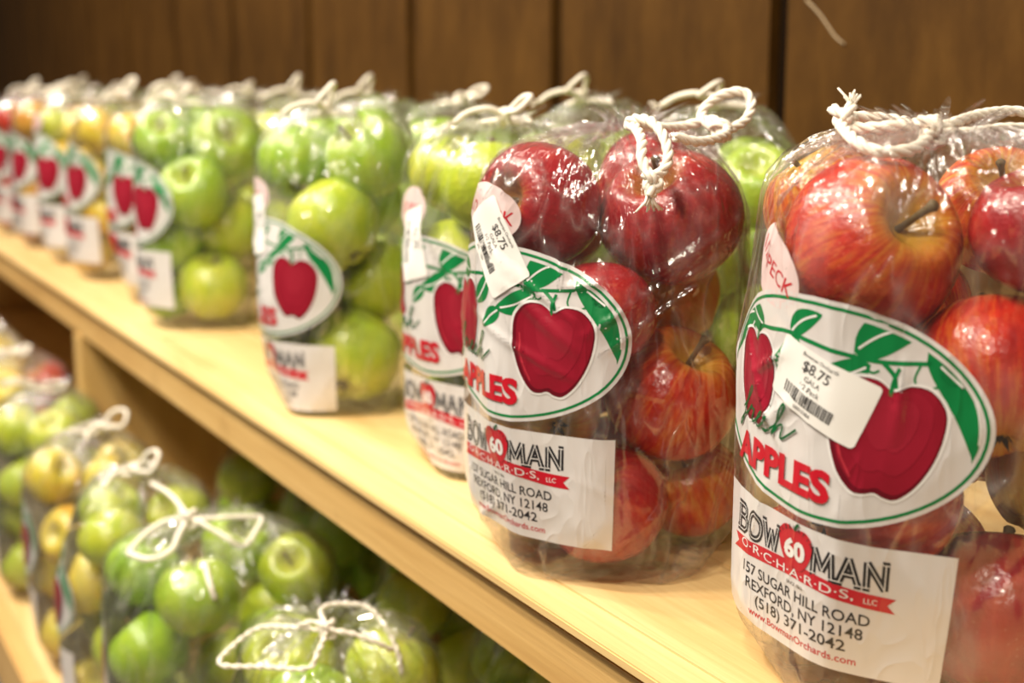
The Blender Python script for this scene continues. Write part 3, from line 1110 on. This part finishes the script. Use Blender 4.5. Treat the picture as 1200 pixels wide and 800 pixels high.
def film_surface(ap, R, H, seed, nt_, ne, creases, fold, base_rot, neck=(0, 0), neck_r=0.016, lines=()):
    rnd = random.Random(seed)
    bmh = bmesh.new()
    nf = 90
    for a in ap:
        for k in range(nf):
            z = 1 - 2 * (k + 0.5) / nf
            t = k * 2.399963
            q = math.sqrt(1 - z * z)
            rr = a[1] * 0.99 + 0.001
            bmh.verts.new(a[0] + Vector((q * math.cos(t), q * math.sin(t), z)) * rr)
    bw, bd = R * 0.66, R * 0.80
    for k in range(40):
        t = 2 * PI * k / 40
        e = 0.45
        x = bw * math.copysign(abs(math.cos(t)) ** e, math.cos(t))
        y = bd * math.copysign(abs(math.sin(t)) ** e, math.sin(t))
        c, s = math.cos(base_rot), math.sin(base_rot)
        bmh.verts.new((x * c - y * s, x * s + y * c, 0.0008))
    nx, ny = neck
    for k in range(24):
        t = 2 * PI * k / 24
        bmh.verts.new((nx + neck_r * math.cos(t), ny + neck_r * math.sin(t), H - 0.004))
    bmesh.ops.convex_hull(bmh, input=bmh.verts[:])
    bmh.verts.index_update()
    fs = [[v.index for v in f.verts] for f in bmh.faces]
    tree = BVHTree.FromPolygons([v.co.copy() for v in bmh.verts], fs)
    bmh.free()
    c0 = Vector((nx * 0.5, ny * 0.5, H * 0.46))
    e_neck = math.atan2(H - 0.004 - c0.z, neck_r + 0.006)
    phs = [(k, rnd.uniform(0, 6.28), rnd.uniform(0.5, 1)) for k in (7, 11, 14, 19, 23, 31, 37)]
    cr = list(creases)
    rows = []
    zs = [-0.5 * PI * 0.985 + (e_neck + 0.5 * PI * 0.985) * j / (ne - 1) for j in range(ne)]
    for j, e in enumerate(zs):
        row = []
        for i in range(nt_):
            t = 2 * PI * i / nt_
            d = Vector((math.cos(e) * math.cos(t), math.cos(e) * math.sin(t), math.sin(e)))
            h = tree.ray_cast(c0, d)[0]
            if h is None:
                h = c0 + d * R
            p = h
            # gathers fanning out from the neck
            rho = math.hypot(p.x - nx, p.y - ny)
            top = max(0.0, min(1.0, (p.z - 0.60 * H) / (0.35 * H)))
            wv = sum(a * math.sin(k * t + q + 1.5 * math.sin(2 * t + q)) for k, q, a in phs) / 2.2
            env = top * top * math.exp(-((rho - 0.03) / 0.042) ** 2)
            # (amplitude shrinks with circumference)
            dis = fold * env * (0.9 + wv) * min(1.0, rho / 0.03)
            z = p.z
            rho_ = p.xy.length
            calm = max(0.0, min(1.0, (0.97 * H - z) / (0.08 * H)))
            for (tc_, zc, ang, ln, wd, am) in cr:
                du = ((t - tc_ + PI) % (2 * PI) - PI) * max(rho_, 0.02)
                dv = z - zc
                if abs(du) > ln or abs(dv) > ln:
                    continue
                a_ = du * math.cos(ang) + dv * math.sin(ang)
                b_ = -du * math.sin(ang) + dv * math.cos(ang)
                dis += calm * am * math.exp(-(b_ / wd) ** 2) * max(0.0, 1 - (a_ / ln * 2) ** 2)
            for (t1, z1, t2, z2, wd, am) in lines:
                ax, ay = ((t1 - t + PI) % (2 * PI) - PI) * R, z1 - z
                bx, by = ((t2 - t + PI) % (2 * PI) - PI) * R, z2 - z
                ex, ey = bx - ax, by - ay
                q = -(ax * ex + ay * ey) / (ex * ex + ey * ey)
                if 0 < q < 1:
                    dd = math.hypot(ax + q * ex, ay + q * ey)
                    if dd < 3 * wd:
                        dis += am * math.exp(-(dd / wd) ** 2) * (4 * q * (1 - q)) ** 0.5
            dis += 0.0012 * max(0, mnoise.noise(Vector((p.x * 38 + seed, p.y * 38, p.z * 30)))) * min(1, max(0, p.z / 0.02))
            out = Vector((d.x, d.y, d.z * 0.4))
            if out.length > 1e-6:
                out.normalize()
            row.append(p + out * dis)
        rows.append(row)
    # gathered mouth: the hem dips in and stands up as a small ruffle
    for (kr, dz, am) in ((0.75, 0.003, 0.2), (0.95, 0.008, 0.30), (1.35, 0.013, 0.42)):
        row = []
        for i in range(nt_):
            t = 2 * PI * i / nt_
            wv = sum(a * math.sin(k * t + q) for k, q, a in phs) / 2.2
            rr = neck_r * kr * (1 + am * wv)
            row.append(Vector((nx + rr * math.cos(t), ny + rr * math.sin(t), H - 0.004 + dz + 0.003 * wv * kr)))
        rows.append(row)
    verts = [p for row in rows for p in row]
    faces = []
    for j in range(len(rows) - 1):
        for i in range(nt_):
            k = (i + 1) % nt_
            faces.append((j * nt_ + i, j * nt_ + k, (j + 1) * nt_ + k, (j + 1) * nt_ + i))
    b = len(verts)
    verts.append(Vector((0, 0, 0.0006)))
    for i in range(nt_):
        faces.append(((i + 1) % nt_, i, b))
    zmin = min(v.z for v in verts)
    for v in verts:
        v.z = max(v.z, 0.0006)
    return verts, faces


def wrap(art, tree, psi0, zc, rot, RL, eps, H, dz=0.0):
    V, Fc, MI, LY, names = art
    c, s = math.cos(rot), math.sin(rot)
    out = []
    for (u, v), ly in zip(V, LY):
        u2, v2 = u * c - v * s, u * s + v * c
        psi = psi0 + u2 / RL
        z = min(H - 0.012, max(0.006, zc + v2))
        d = Vector((-math.cos(psi), -math.sin(psi), 0))
        h, n, _, _ = tree.ray_cast(Vector((0, 0, z)), d)
        if h is None:
            h, n = Vector((0, 0, z)) + d * RL, d
        if n.dot(d) < 0:
            n = -n
        out.append(h + n * (eps * (1 + ly)))
    return out, Fc, MI, names


def generic_cord(g, H, neck_r, rnd, neck=(0, 0), rad=0.0024, lod=2, side=None):
    step, strands = (0.0013, 3) if lod == 0 else (0.004, 1)
    nx, ny = neck
    zt = H + 0.001
    R = neck_r + 0.004
    pts = []
    for k in range(25):
        t = 2 * PI * k / 24
        pts.append((nx + R * (1 + 0.15 * math.sin(3 * t)) * math.cos(t), ny + R * math.sin(t), zt + 0.002 * math.sin(2 * t)))
    g.rope(pts, rad, step, strands)
    a = side if side is not None else rnd.uniform(PI * 0.9, PI * 1.6)
    kx, ky = nx + R * math.cos(a), ny + R * math.sin(a)
    kz = zt + 0.005
    g.knot((kx, ky, kz), 0.0065, rad, step, strands, a)
    def dirv(b, l, z):
        return (kx + l * math.cos(b), ky + l * math.sin(b), kz + z)
    b1, b2 = a + rnd.uniform(0.4, 0.9), a - rnd.uniform(0.4, 0.9)
    hgt = rnd.uniform(0.010, 0.022)
    g.rope([(kx, ky, kz), dirv(b1 + 0.3, 0.016, hgt), dirv(b1, 0.033, hgt * 1.1), dirv(b1 - 0.35, 0.036, hgt * 0.4), dirv(b1 - 0.4, 0.018, 0.004), (kx, ky, kz)], rad, step, strands)
    g.rope([(kx, ky, kz), dirv(b2, 0.014, 0.006), dirv(b2 - 0.2, 0.030, 0.003), dirv(b2 - 0.1, 0.042, -0.004)], rad, step, strands)
    g.fray(dirv(b2 - 0.1, 0.042, -0.004), (math.cos(b2), math.sin(b2), -0.2), 0.008, 7, rnd)


POSW = {1: [''], 2: ['left', 'right'], 3: ['left', 'middle', 'right'], 4: ['far left', 'inner left', 'inner right', 'far right'],
        5: ['far left', 'inner left', 'middle', 'inner right', 'far right']}


def make_bag(cx, cy, z0, R, H, seed, kind, label, phrase, lod=2, psi0=math.radians(10), lrot=0.0, apples=None, r=0.037, layers=4, per=3,
             creases=(), neck=(0, 0), neck_r=0.016, fold=0.006, base_rot=None, sticker=None, cord=None, parts=False, group=None, has_label=True, badge=(-0.026, 0.070, 0.0),
             mixkinds=None, keep=None, zlab=0.150, zs=1.58, fill=None, lines=()):
    rnd = random.Random(seed)
    ap = []
    root_loc = Vector((cx, cy, z0))
    for it in (apples or ()):
        px, py, rp, kd, sd = it
        # on the ray through the photo point, where an apple of that apparent size touches the film from inside
        dirr = (pix(px, py, 1.0) - CAM)
        best = None
        for k in range(400):
            dep = 0.3 + k * 0.006
            p = CAM + dirr * dep - root_loc
            rr = max(0.033, min(0.046, rp * dep / F_PX))
            if p.xy.length < R - rr:
                best = (p, rr)
                break
        if best is None:
            ks = min(range(400), key=lambda k: (CAM + dirr * (0.3 + k * 0.006) - root_loc).xy.length)
            dep = 0.3 + ks * 0.006
            best = (CAM + dirr * dep - root_loc, max(0.033, min(0.046, rp * dep / F_PX)))
        ap.append([best[0], best[1], (kd, sd), True])
    if apples is None:
        ap = pack(R, r, layers, per, rnd, zs, rnd.uniform(0, 6))
    elif fill:
        for (ang, fz) in fill:
            ap.append([Vector((math.cos(ang) * (R - r), math.sin(ang) * (R - r), fz)), r, None, None])
    relax(ap, R, H)
    root = empty('apple_bag', root_loc)
    tag(root, label, 'bag of apples', group)
    nt_, ne = (300, 190) if lod == 0 else ((120, 80) if lod == 1 else (72, 48))
    cr = list(creases)
    for k in range(26 if lod < 2 else 14):
        cr.append((rnd.uniform(0, 2 * PI), rnd.uniform(0.02, H * 0.95), rnd.choice((1, -1)) * rnd.uniform(0.35, 1.5), rnd.uniform(0.03, 0.09), rnd.uniform(0.0015, 0.004) if lod < 2 else 0.005, rnd.uniform(0.0006, 0.0022)))
    if base_rot is None:
        base_rot = math.atan2(cx, cy) * -1.0
    ln3 = []
    for (x1, y1, x2, y2, wd, am) in lines:
        e = []
        for (px, py) in ((x1, y1), (x2, y2)):
            dirr = pix(px, py, 1.0) - CAM
            ks = [0.3 + k * 0.004 for k in range(600)]
            hit = next((k for k in ks if (CAM + dirr * k - root_loc).xy.length < R * 0.97), None)
            if hit is None:
                hit = min(ks, key=lambda k: (CAM + dirr * k - root_loc).xy.length)
            p = CAM + dirr * hit - root_loc
            e += [math.atan2(p.y, p.x), p.z]
        ln3.append((*e, wd, am))
    verts, faces = film_surface(ap, R, H, seed, nt_, ne, cr, fold, base_rot, neck, neck_r, ln3)
    link('plastic_film', verts, faces, 'clear_film', root)
    tree = BVHTree.FromPolygons(verts, faces)
    al = 0 if lod < 2 else 2
    if has_label:
        eps = 0.00011 if lod < 2 else 0.0004
        for nm, key in (('oval_label', 'oval'), ('address_label', 'addr'), ('peck_badge', 'badge')):
            art = ART[key, al]
            if key == 'badge':
                c, q = math.cos(badge[2]), math.sin(badge[2])
                art = ([(badge[0] + x * c - y * q, badge[1] + x * q + y * c) for x, y in art[0]],) + art[1:]
            v, f, mi, names = wrap(art, tree, psi0, zlab, lrot, R * 0.98, eps, H)
            link(nm, v, f, names, root, True, mi)
        if sticker:
            art = cut_art(sticker_art(*sticker), 0.004, 0.004)
            V, Fc, MI, LY, names = art
            v, f, mi, names = wrap((V, Fc, MI, [9 + 1.0 * x for x in LY], names), tree, psi0, zlab, lrot, R * 0.98, eps, H)
            link('price_sticker', v, f, names, root, True, mi)
    g = Geo()
    if cord:
        cord(g, root_loc, rnd)
    else:
        generic_cord(g, H, neck_r, rnd, neck, 0.0024, lod)
    link('drawstring', g.v, g.f, 'cotton_cord', root)
    # the apples: named by layer and by left-to-right place in the photo
    order = sorted(range(len(ap)), key=lambda i: -ap[i][0].z)
    nl = max(1, round(len(ap) / 3))
    words = {1: ['only'], 2: ['top', 'bottom'], 3: ['top', 'middle', 'bottom'], 4: ['top', 'upper middle', 'lower middle', 'bottom'], 5: ['top', 'second', 'middle', 'fourth', 'bottom']}[nl]
    chunks = [order[round(k * len(ap) / nl):round((k + 1) * len(ap) / nl)] for k in range(nl)]
    for wd, ch in zip(words, chunks):
        ch = sorted(ch, key=lambda i: to_px(root_loc + ap[i][0])[0])
        for pw, i in zip(POSW[len(ch)], ch):
            pos, rr, spec, _ = ap[i]
            kd, sd = spec if spec else (kind, None)
            if not spec and mixkinds:
                kd = rnd.choice(mixkinds)
            if keep is not None and not keep(pos, to_px(root_loc + pos)):
                continue
            # leave out apples on the far side that no view from the aisle reaches
            o = put_apple(root_loc + pos, rr * 0.94, kd, rnd, parts, sd)
            tag(o, '%s apple, %s of %s layer in %s' % (COLWORD[kd], pw, wd, phrase), 'apple', 'apples in ' + phrase)
    return root


def SD(r, u):
    return -FW + RT * r + UP * u


def D(v):
    return math.radians(v)


# --- the two bags in focus
def cord_gala(g, o, rnd):
    W = lambda x, y, d: pix(x, y, d) - o
    r = 0.0030
    g.rope([W(1092, 152, .675), W(1060, 147, .67), W(1025, 150, .672), W(992, 148, .68), W(983, 140, .70), W(1005, 137, .715), W(1045, 140, .715), W(1075, 146, .70), W(1090, 153, .68)], r)
    g.rope([W(985, 146, .672), W(1000, 163, .652), W(1022, 176, .645), W(1050, 178, .645), W(1076, 172, .65), W(1090, 156, .665)], r)
    g.knot(W(1091, 153, .668), 0.0068, r, rot=0.6)
    g.rope([W(1092, 152, .67), W(1120, 143, .675), W(1150, 134, .69), W(1185, 130, .70), W(1222, 136, .70), W(1225, 150, .69), W(1180, 150, .68), W(1140, 155, .672), W(1095, 156, .667)], r * 0.9)
    g.rope([W(990, 142, .675), W(994, 132, .675), W(998, 124, .677)], r)
    g.fray(W(998, 126, .677), (0.1, 0, 1), 0.008, 12, rnd)
    g.rope([W(1000, 140, .675), W(985, 132, .68), W(975, 128, .685)], r)


def cord_crimson(g, o, rnd):
    W = lambda x, y, d: pix(x, y, d) - o
    r = 0.0030
    # loop hanging over the front, with a knotted frayed end
    g.rope([W(760, 205, .770), W(752, 185, .775), W(752, 165, .785), W(745, 150, .80), W(736, 146, .81), W(742, 140, .805), W(760, 141, .795), W(775, 155, .785), W(783, 178, .777), W(780, 195, .772), W(768, 208, .768)], r)
    g.knot(W(765, 211, .768), 0.005, r, rot=0.2)
    g.rope([W(765, 211, .768), W(763, 222, .766), W(762, 230, .766)], r * 1.15)
    g.fray(W(762, 227, .766), (0, 0, -1), 0.009, 16, rnd, 0.0006)
    # ring in the hem
    g.rope([W(736, 146, .81), W(770, 150, .84), W(800, 148, .86), W(832, 140, .86), W(850, 148, .85), W(850, 158, .83), W(820, 166, .81), W(790, 160, .80)], r)
    # loop standing at the back
    g.rope([W(836, 150, .855), W(822, 138, .862), W(830, 122, .868), W(850, 110, .872), W(872, 108, .872), W(881, 122, .868), W(874, 140, .862), W(858, 150, .855), W(842, 152, .852)], r)
    g.knot(W(846, 152, .852), 0.0055, r, rot=1.2)


make_bag(0.516, 0.509, Z_UP, 0.098, 0.272, 11, 'gala_skin',
         'bag of red and orange apples at right edge, price sticker over its oval label', 'bag with sticker over oval label', lod=0, psi0=D(8.5), lrot=D(-4), badge=(-0.034, 0.060, D(-22)),
         apples=[(1012, 290, 112, 'gala_skin', SD(.42, .38)), (1180, 262, 92, 'crimson_skin', None), (1165, 445, 108, 'gala_skin', (0.3, 0.4, 0.8)),
                 (915, 245, 80, 'blush_skin', (-0.4, 0.3, 0.8)), (940, 440, 95, 'gala_skin', None), (1045, 610, 105, 'gala_skin', (0.5, -0.2, 0.3)), (1185, 590, 95, 'blush_skin', (0.7, 0.2, 0.9)),
                 (1175, 740, 108, 'crimson_skin', (0.3, 0.3, 0.8)), (960, 740, 98, 'gala_skin', None)],
         fill=[(0.9, .04), (1.9, .06), (1.0, .13), (0.6, .21), (1.9, .15)],
         neck=(-0.012, -0.005), neck_r=0.022, fold=0.005, sticker=(0.007, 0.010, D(-18)), cord=cord_gala, parts=True, zlab=0.149,
         lines=[(1082, 178, 1062, 280, .0022, .003), (1092, 180, 1120, 300, .0025, .0035), (1098, 178, 1185, 300, .003, .004), (1105, 172, 1230, 230, .003, .004), (1000, 178, 885, 250, .0025, .0035), (1010, 180, 930, 260, .0022, .003), (1020, 185, 960, 240, .002, .0025), (1040, 190, 1010, 290, .002, .0022), (985, 330, 1062, 388, .002, .0025), (1075, 190, 1100, 330, .002, .003), (1115, 330, 1180, 250, .0025, .0035), (1100, 640, 1190, 560, .0025, .003)],
         creases=[(D(225), 0.235, 1.1, 0.08, 0.002, 0.003), (D(232), 0.23, 1.3, 0.09, 0.002, 0.003), (D(250), 0.225, 2.2, 0.1, 0.002, 0.003), (D(256), 0.22, 2.3, 0.12, 0.0025, 0.003)])

make_bag(0.474, 0.747, Z_UP, 0.091, 0.268, 22, 'crimson_skin',
         'bag of crimson apples with a looped cord hanging down its front', 'bag with cord hanging down front', lod=0, psi0=D(10), lrot=D(-1), badge=(-0.010, 0.070, D(-8)),
         apples=[(648, 222, 80, 'crimson_skin', SD(-.95, .12)), (805, 245, 88, 'crimson_skin', None), (722, 368, 72, 'crimson_skin', (0.3, 0.4, 0.8)), (842, 392, 76, 'blush_skin', None),
                 (788, 530, 90, 'gala_skin', SD(.75, 1.45)), (590, 345, 72, 'crimson_skin', None), (655, 490, 70, 'blush_skin', SD(.3, -.35) * -1),
                 (590, 590, 74, 'gala_skin', None), (690, 618, 76, 'crimson_skin', None), (820, 640, 66, 'gala_skin', None)],
         fill=[(0.8, .05), (1.7, .06), (1.2, .13), (0.9, .21)],
         neck=(0.028, 0.02), neck_r=0.018, fold=0.005, sticker=(-0.001, 0.050, D(-58)), cord=cord_crimson, parts=True,
         lines=[(756, 160, 754, 250, .0022, .003), (744, 160, 652, 250, .0022, .003), (652, 250, 658, 338, .002, .003), (658, 338, 750, 322, .002, .003), (735, 335, 848, 250, .0022, .0035), (742, 352, 848, 278, .002, .003), (765, 165, 845, 235, .0022, .003), (640, 170, 600, 230, .0022, .003), (700, 150, 660, 210, .002, .0025), (735, 695, 838, 632, .003, .004), (838, 632, 880, 570, .003, .004), (730, 520, 790, 600, .0025, .003), (715, 455, 770, 470, .0018, .0022)],
         creases=[(D(255), 0.185, 0.62, 0.12, 0.0016, 0.0028), (D(258), 0.172, 0.62, 0.11, 0.0016, 0.0028), (D(240), 0.225, 1.5, 0.09, 0.0018, 0.003), (D(243), 0.22, 1.55, 0.09, 0.0018, 0.003),
                  (D(228), 0.21, -1.0, 0.07, 0.002, 0.0025), (D(255), 0.05, 0.7, 0.10, 0.002, 0.0025)])

# --- green bags beyond
make_bag(0.516, 0.960, Z_UP, 0.082, 0.262, 33, 'lime_skin', 'green apple bag partly hidden behind the crimson apple bag', 'green bag touching the crimson bag',
         lod=1, psi0=D(8), apples=[(545, 212, 62, 'lime_skin', (0.1, 0.2, 1)), (610, 250, 55, 'green_skin', None), (520, 320, 60, 'lime_skin', None), (600, 380, 58, 'green_skin', None), (530, 430, 60, 'lime_skin', None), (560, 520, 60, 'lime_skin', None), (500, 230, 50, 'lime_skin', None), (505, 500, 50, 'lime_skin', None)],
         fill=[(0.5, .05), (1.5, .05), (0.9, .12), (1.2, .19), (0.3, .2)], sticker=(-0.012, 0.045, D(-75)), parts=True, zlab=0.130)
make_bag(0.475, 1.207, Z_UP, 0.075, 0.262, 44, 'green_skin', 'green apple bag standing right of the gap on the upper shelf', 'green bag right of shelf gap',
         lod=1, psi0=D(2), apples=[(350, 178, 50, 'green_skin', None), (441, 178, 54, 'green_skin', None), (408, 266, 62, 'lime_skin', (-0.4, 0.6, 0.8)), (466, 365, 52, 'lime_skin', None), (415, 462, 60, 'lime_skin', (0.5, 0.5, 0.6)), (375, 385, 50, 'green_skin', None), (335, 260, 48, 'green_skin', None), (350, 440, 48, 'lime_skin', None), (490, 250, 48, 'green_skin', None), (475, 470, 46, 'green_skin', None)],
         fill=[(0.6, .05), (1.5, .09), (0.8, .15), (1.2, .21)], sticker=(-0.018, 0.045, D(-80)), parts=True, zlab=0.122,
         lines=[(408, 312, 470, 245, .0025, .0035), (396, 140, 396, 225, .0025, .0035), (384, 140, 384, 215, .0022, .003), (440, 505, 490, 470, .003, .004), (330, 150, 325, 230, .0025, .003)],
         creases=[(D(252), 0.19, 0.8, 0.09, 0.002, 0.0025), (D(240), 0.22, 1.5, 0.09, 0.002, 0.003)])
make_bag(0.489, 1.69, Z_UP, 0.078, 0.262, 55, 'green_skin', 'green apple bag standing left of the gap on the upper shelf', 'green bag left of shelf gap',
         lod=1, psi0=D(-16), apples=[(187, 130, 36, 'green_skin', None), (257, 145, 46, 'green_skin', None), (214, 215, 45, 'green_skin', (-0.4, -0.5, 0.6)), (293, 220, 42, 'green_skin', None), (256, 290, 48, 'lime_skin', (-0.2, -0.2, 0.8)), (216, 360, 44, 'lime_skin', None), (292, 370, 42, 'lime_skin', None), (185, 290, 40, 'green_skin', None)],
         fill=[(0.7, .05), (1.5, .08), (0.9, .15), (1.3, .21)], parts=True,
         lines=[(255, 105, 256, 400, .0022, .0025), (245, 278, 292, 235, .0025, .003)])

# --- the rest of the front row, receding
rest = [(0.508, 1.90, 'yellow_skin', ['yellow_skin'], 'yellow apple bag next beyond the lone green bag', 'first yellow bag on upper shelf'),
        (0.502, 2.15, 'yellow_skin', ['yellow_skin'], 'second yellow apple bag beyond the lone green bag', 'second yellow bag on upper shelf'),
        (0.500, 2.37, 'lime_skin', ['lime_skin', 'lime_skin', 'yellow_skin'], 'yellow-green apple bag squeezed between yellow and orange apple bags', 'blurred lime bag before orange bag'),
        (0.495, 2.60, 'gala_skin', ['gala_skin', 'gala_skin', 'blush_skin'], 'blurred orange and red apple bag near left edge of upper shelf', 'blurred orange bag near left edge'),
        (0.495, 2.83, 'gala_skin', ['gala_skin', 'blush_skin'], 'farthest blurred red apple bag at left edge of upper shelf', 'farthest red bag at left edge')]
for i, (x, y, k, mk, lb, ph) in enumerate(rest):
    make_bag(x, y, Z_UP, 0.084, 0.262, 60 + i, k, lb, ph, lod=2, psi0=D((-2, -4, 0, 0, 4)[i]), mixkinds=mk)

# --- back row on the upper shelf, only the tops show
back = [(0.70, 0.93, 'green_skin', 'green apple bag behind the crimson and orange apple bags', 'back row bag behind crimson bag'),
        (0.70, 1.135, 'green_skin', 'green apple bag with tall cord peak left of the crimson bag', 'back row bag with cord peak'),
        (0.69, 1.40, 'green_skin', 'pale green apple bag wrapped in crinkled film behind green bags', 'crinkled bag in back row'),
        (0.69, 1.61, 'green_skin', 'green apple bag in back row below the glinting cord end', 'back row bag by glinting cord'),
        (0.69, 1.86, 'lime_skin', 'yellow-green apple bag in back row with a raised cord loop', 'back row bag with raised loop'),
        (0.70, 2.12, 'lime_skin', 'yellow-green apple bag in back row showing over the shelf gap', 'back row bag over shelf gap'),
        (0.70, 2.36, 'yellow_skin', 'yellow apple bag in back row above the lone green bag', 'yellow back row bag'),
        (0.70, 2.62, 'lime_skin', 'lime apple bag in back row with upright cord behind lone green bag', 'back row bag with upright cord'),
        (0.69, 2.90, 'lime_skin', 'lime apple bag in back row behind the yellow apple bags', 'back row bag behind yellow bags'),
        (0.69, 3.20, 'lime_skin', 'blurred pale lime apple bag at far left of back row', 'far left back row bag')]
for i, (x, y, k, lb, ph) in enumerate(back):
    make_bag(x, y, Z_UP, 0.090 if i < 2 else 0.086, 0.272 if i < 2 else 0.266, 80 + i, k, lb, ph, lod=2, has_label=False, per=3, layers=4,
             parts=False)

# --- lower deck, front row
def onz(x, y, z):
    d = pix(x, y, 1.0) - CAM
    return CAM + d * ((z - CAM.z) / d.z)


def cord_low_near(g, o, rnd):
    T = lambda x, y, z: onz(x, y, Z_LOW + z) - o
    r = 0.0022
    g.rope([T(382, 738, .280), T(345, 735, .279), T(305, 735, .275), T(275, 755, .268), T(258, 778, .262), T(310, 781, .262), T(360, 783, .264), T(372, 765, .272), T(383, 740, .280)], r, 0.003, 2)
    g.rope([T(385, 735, .281), T(376, 716, .281), T(392, 708, .280), T(430, 711, .276), T(452, 735, .268), T(466, 765, .255), T(470, 790, .24)], r, 0.003, 2)
    g.rope([T(385, 738, .281), T(412, 742, .279), T(440, 752, .272), T(460, 762, .262)], r, 0.003, 2)
    g.knot(T(384, 736, .281), 0.007, r, 0.003, 2, 0.5)
    g.rope([T(383, 734, .283), T(366, 728, .285), T(350, 733, .282)], r, 0.003, 2)


def cord_low_wide(g, o, rnd):
    T = lambda x, y, z: onz(x, y, Z_LOW + z) - o
    r = 0.0026
    g.rope([T(222, 608, .284), T(250, 607, .284), T(285, 605, .282), T(306, 607, .278), T(300, 622, .272), T(285, 640, .262), T(262, 628, .272), T(235, 612, .282), T(222, 608, .284)], r, 0.003, 1)
    g.rope([T(220, 608, .284), T(210, 625, .278), T(200, 645, .268), T(175, 655, .262), T(150, 648, .262)], r, 0.003, 1)
    g.rope([T(218, 606, .284), T(190, 612, .280), T(165, 630, .270), T(150, 648, .262)], r, 0.003, 1)
    g.rope([T(240, 660, .262), T(246, 685, .25), T(252, 702, .238)], r, 0.003, 1)
    g.knot(T(221, 607, .285), 0.009, r, 0.003, 1, 0.5)
    g.rope([T(221, 605, .286), T(200, 580, .288), T(178, 566, .282)], r, 0.003, 1)


low = [(0.362, 0.958, 0.090, 'green_skin', ['green_skin', 'lime_skin'], 'nearest green apple bag on lower deck, cord spread over its mouth', 'nearest bag on lower deck', 1),
       (0.360, 1.235, 0.113, 'green_skin', ['green_skin', 'green_skin', 'lime_skin'], 'wide green apple bag, second nearest on lower deck', 'second nearest bag on lower deck', 1),
       (0.335, 1.445, 0.086, 'yellow_skin', ['lime_skin', 'yellow_skin'], 'yellow-green apple bag on lower deck beyond the wide green bag', 'third nearest bag on lower deck', 2),
       (0.335, 1.645, 0.086, 'yellow_skin', ['yellow_skin'], 'yellow apple bag on lower deck before the wooden upright', 'yellow bag before the upright', 2),
       (0.335, 1.90, 0.086, 'lime_skin', ['lime_skin'], 'lime apple bag on lower deck in front of the wooden upright', 'lime bag in front of upright', 2),
       (0.335, 2.16, 0.086, 'gala_skin', ['gala_skin', 'yellow_skin'], 'red and yellow apple bag on lower deck beyond the wooden upright', 'red bag beyond the upright', 2),
       (0.335, 2.40, 0.086, 'yellow_skin', ['yellow_skin'], 'farthest yellow apple bag on lower deck at left edge', 'farthest lower deck bag', 2)]
for i, (x, y, R, k, mk, lb, ph, lod) in enumerate(low):
    make_bag(x, y, Z_LOW, R, 0.272, 100 + i, k, lb, ph, lod=lod, psi0=D(-38), mixkinds=mk, cord=(cord_low_near, cord_low_wide, None, None, None, None, None)[i], r=0.039 if i < 2 else 0.037, parts=(i < 2), neck_r=0.024 if i < 2 else 0.018, zs=1.6, per=4 if i == 1 else 3)
# --- lower deck, back row in the shade of the upper shelf
lowb = [(0.545, 0.92, 'green_skin', 'shaded green apple bag under the shelf rail, nearest', 'nearest shaded bag under shelf'),
        (0.545, 1.13, 'green_skin', 'shaded green apple bag behind the wide green lower bag', 'second shaded bag under shelf'),
        (0.540, 1.36, 'green_skin', 'shaded green apple bag deeper under the upper shelf', 'third shaded bag under shelf'),
        (0.540, 1.58, 'lime_skin', 'shaded yellow-green apple bag beside the wooden upright', 'shaded bag beside the upright')]
for i, (x, y, k, lb, ph) in enumerate(lowb):
    make_bag(x, y, Z_LOW, 0.088, 0.255, 120 + i, k, lb, ph, lod=2, has_label=False, mixkinds=['green_skin', 'lime_skin'])

# a pale scratch on the panelling
pts = [pix(945, 0, 1.0), pix(962, 18, 1.0), pix(978, 42, 1.0), pix(990, 52, 1.0)]
onw = []
for p in pts:
    d = p - CAM
    q = CAM + d * ((WALL_X - 0.0008 - CAM.x) / d.x)
    onw.append(q)
v, f = tube(catmull(onw, 0.01), 0.0011, 6)
link('scratch', v, f, 'scratch_pale', wall)
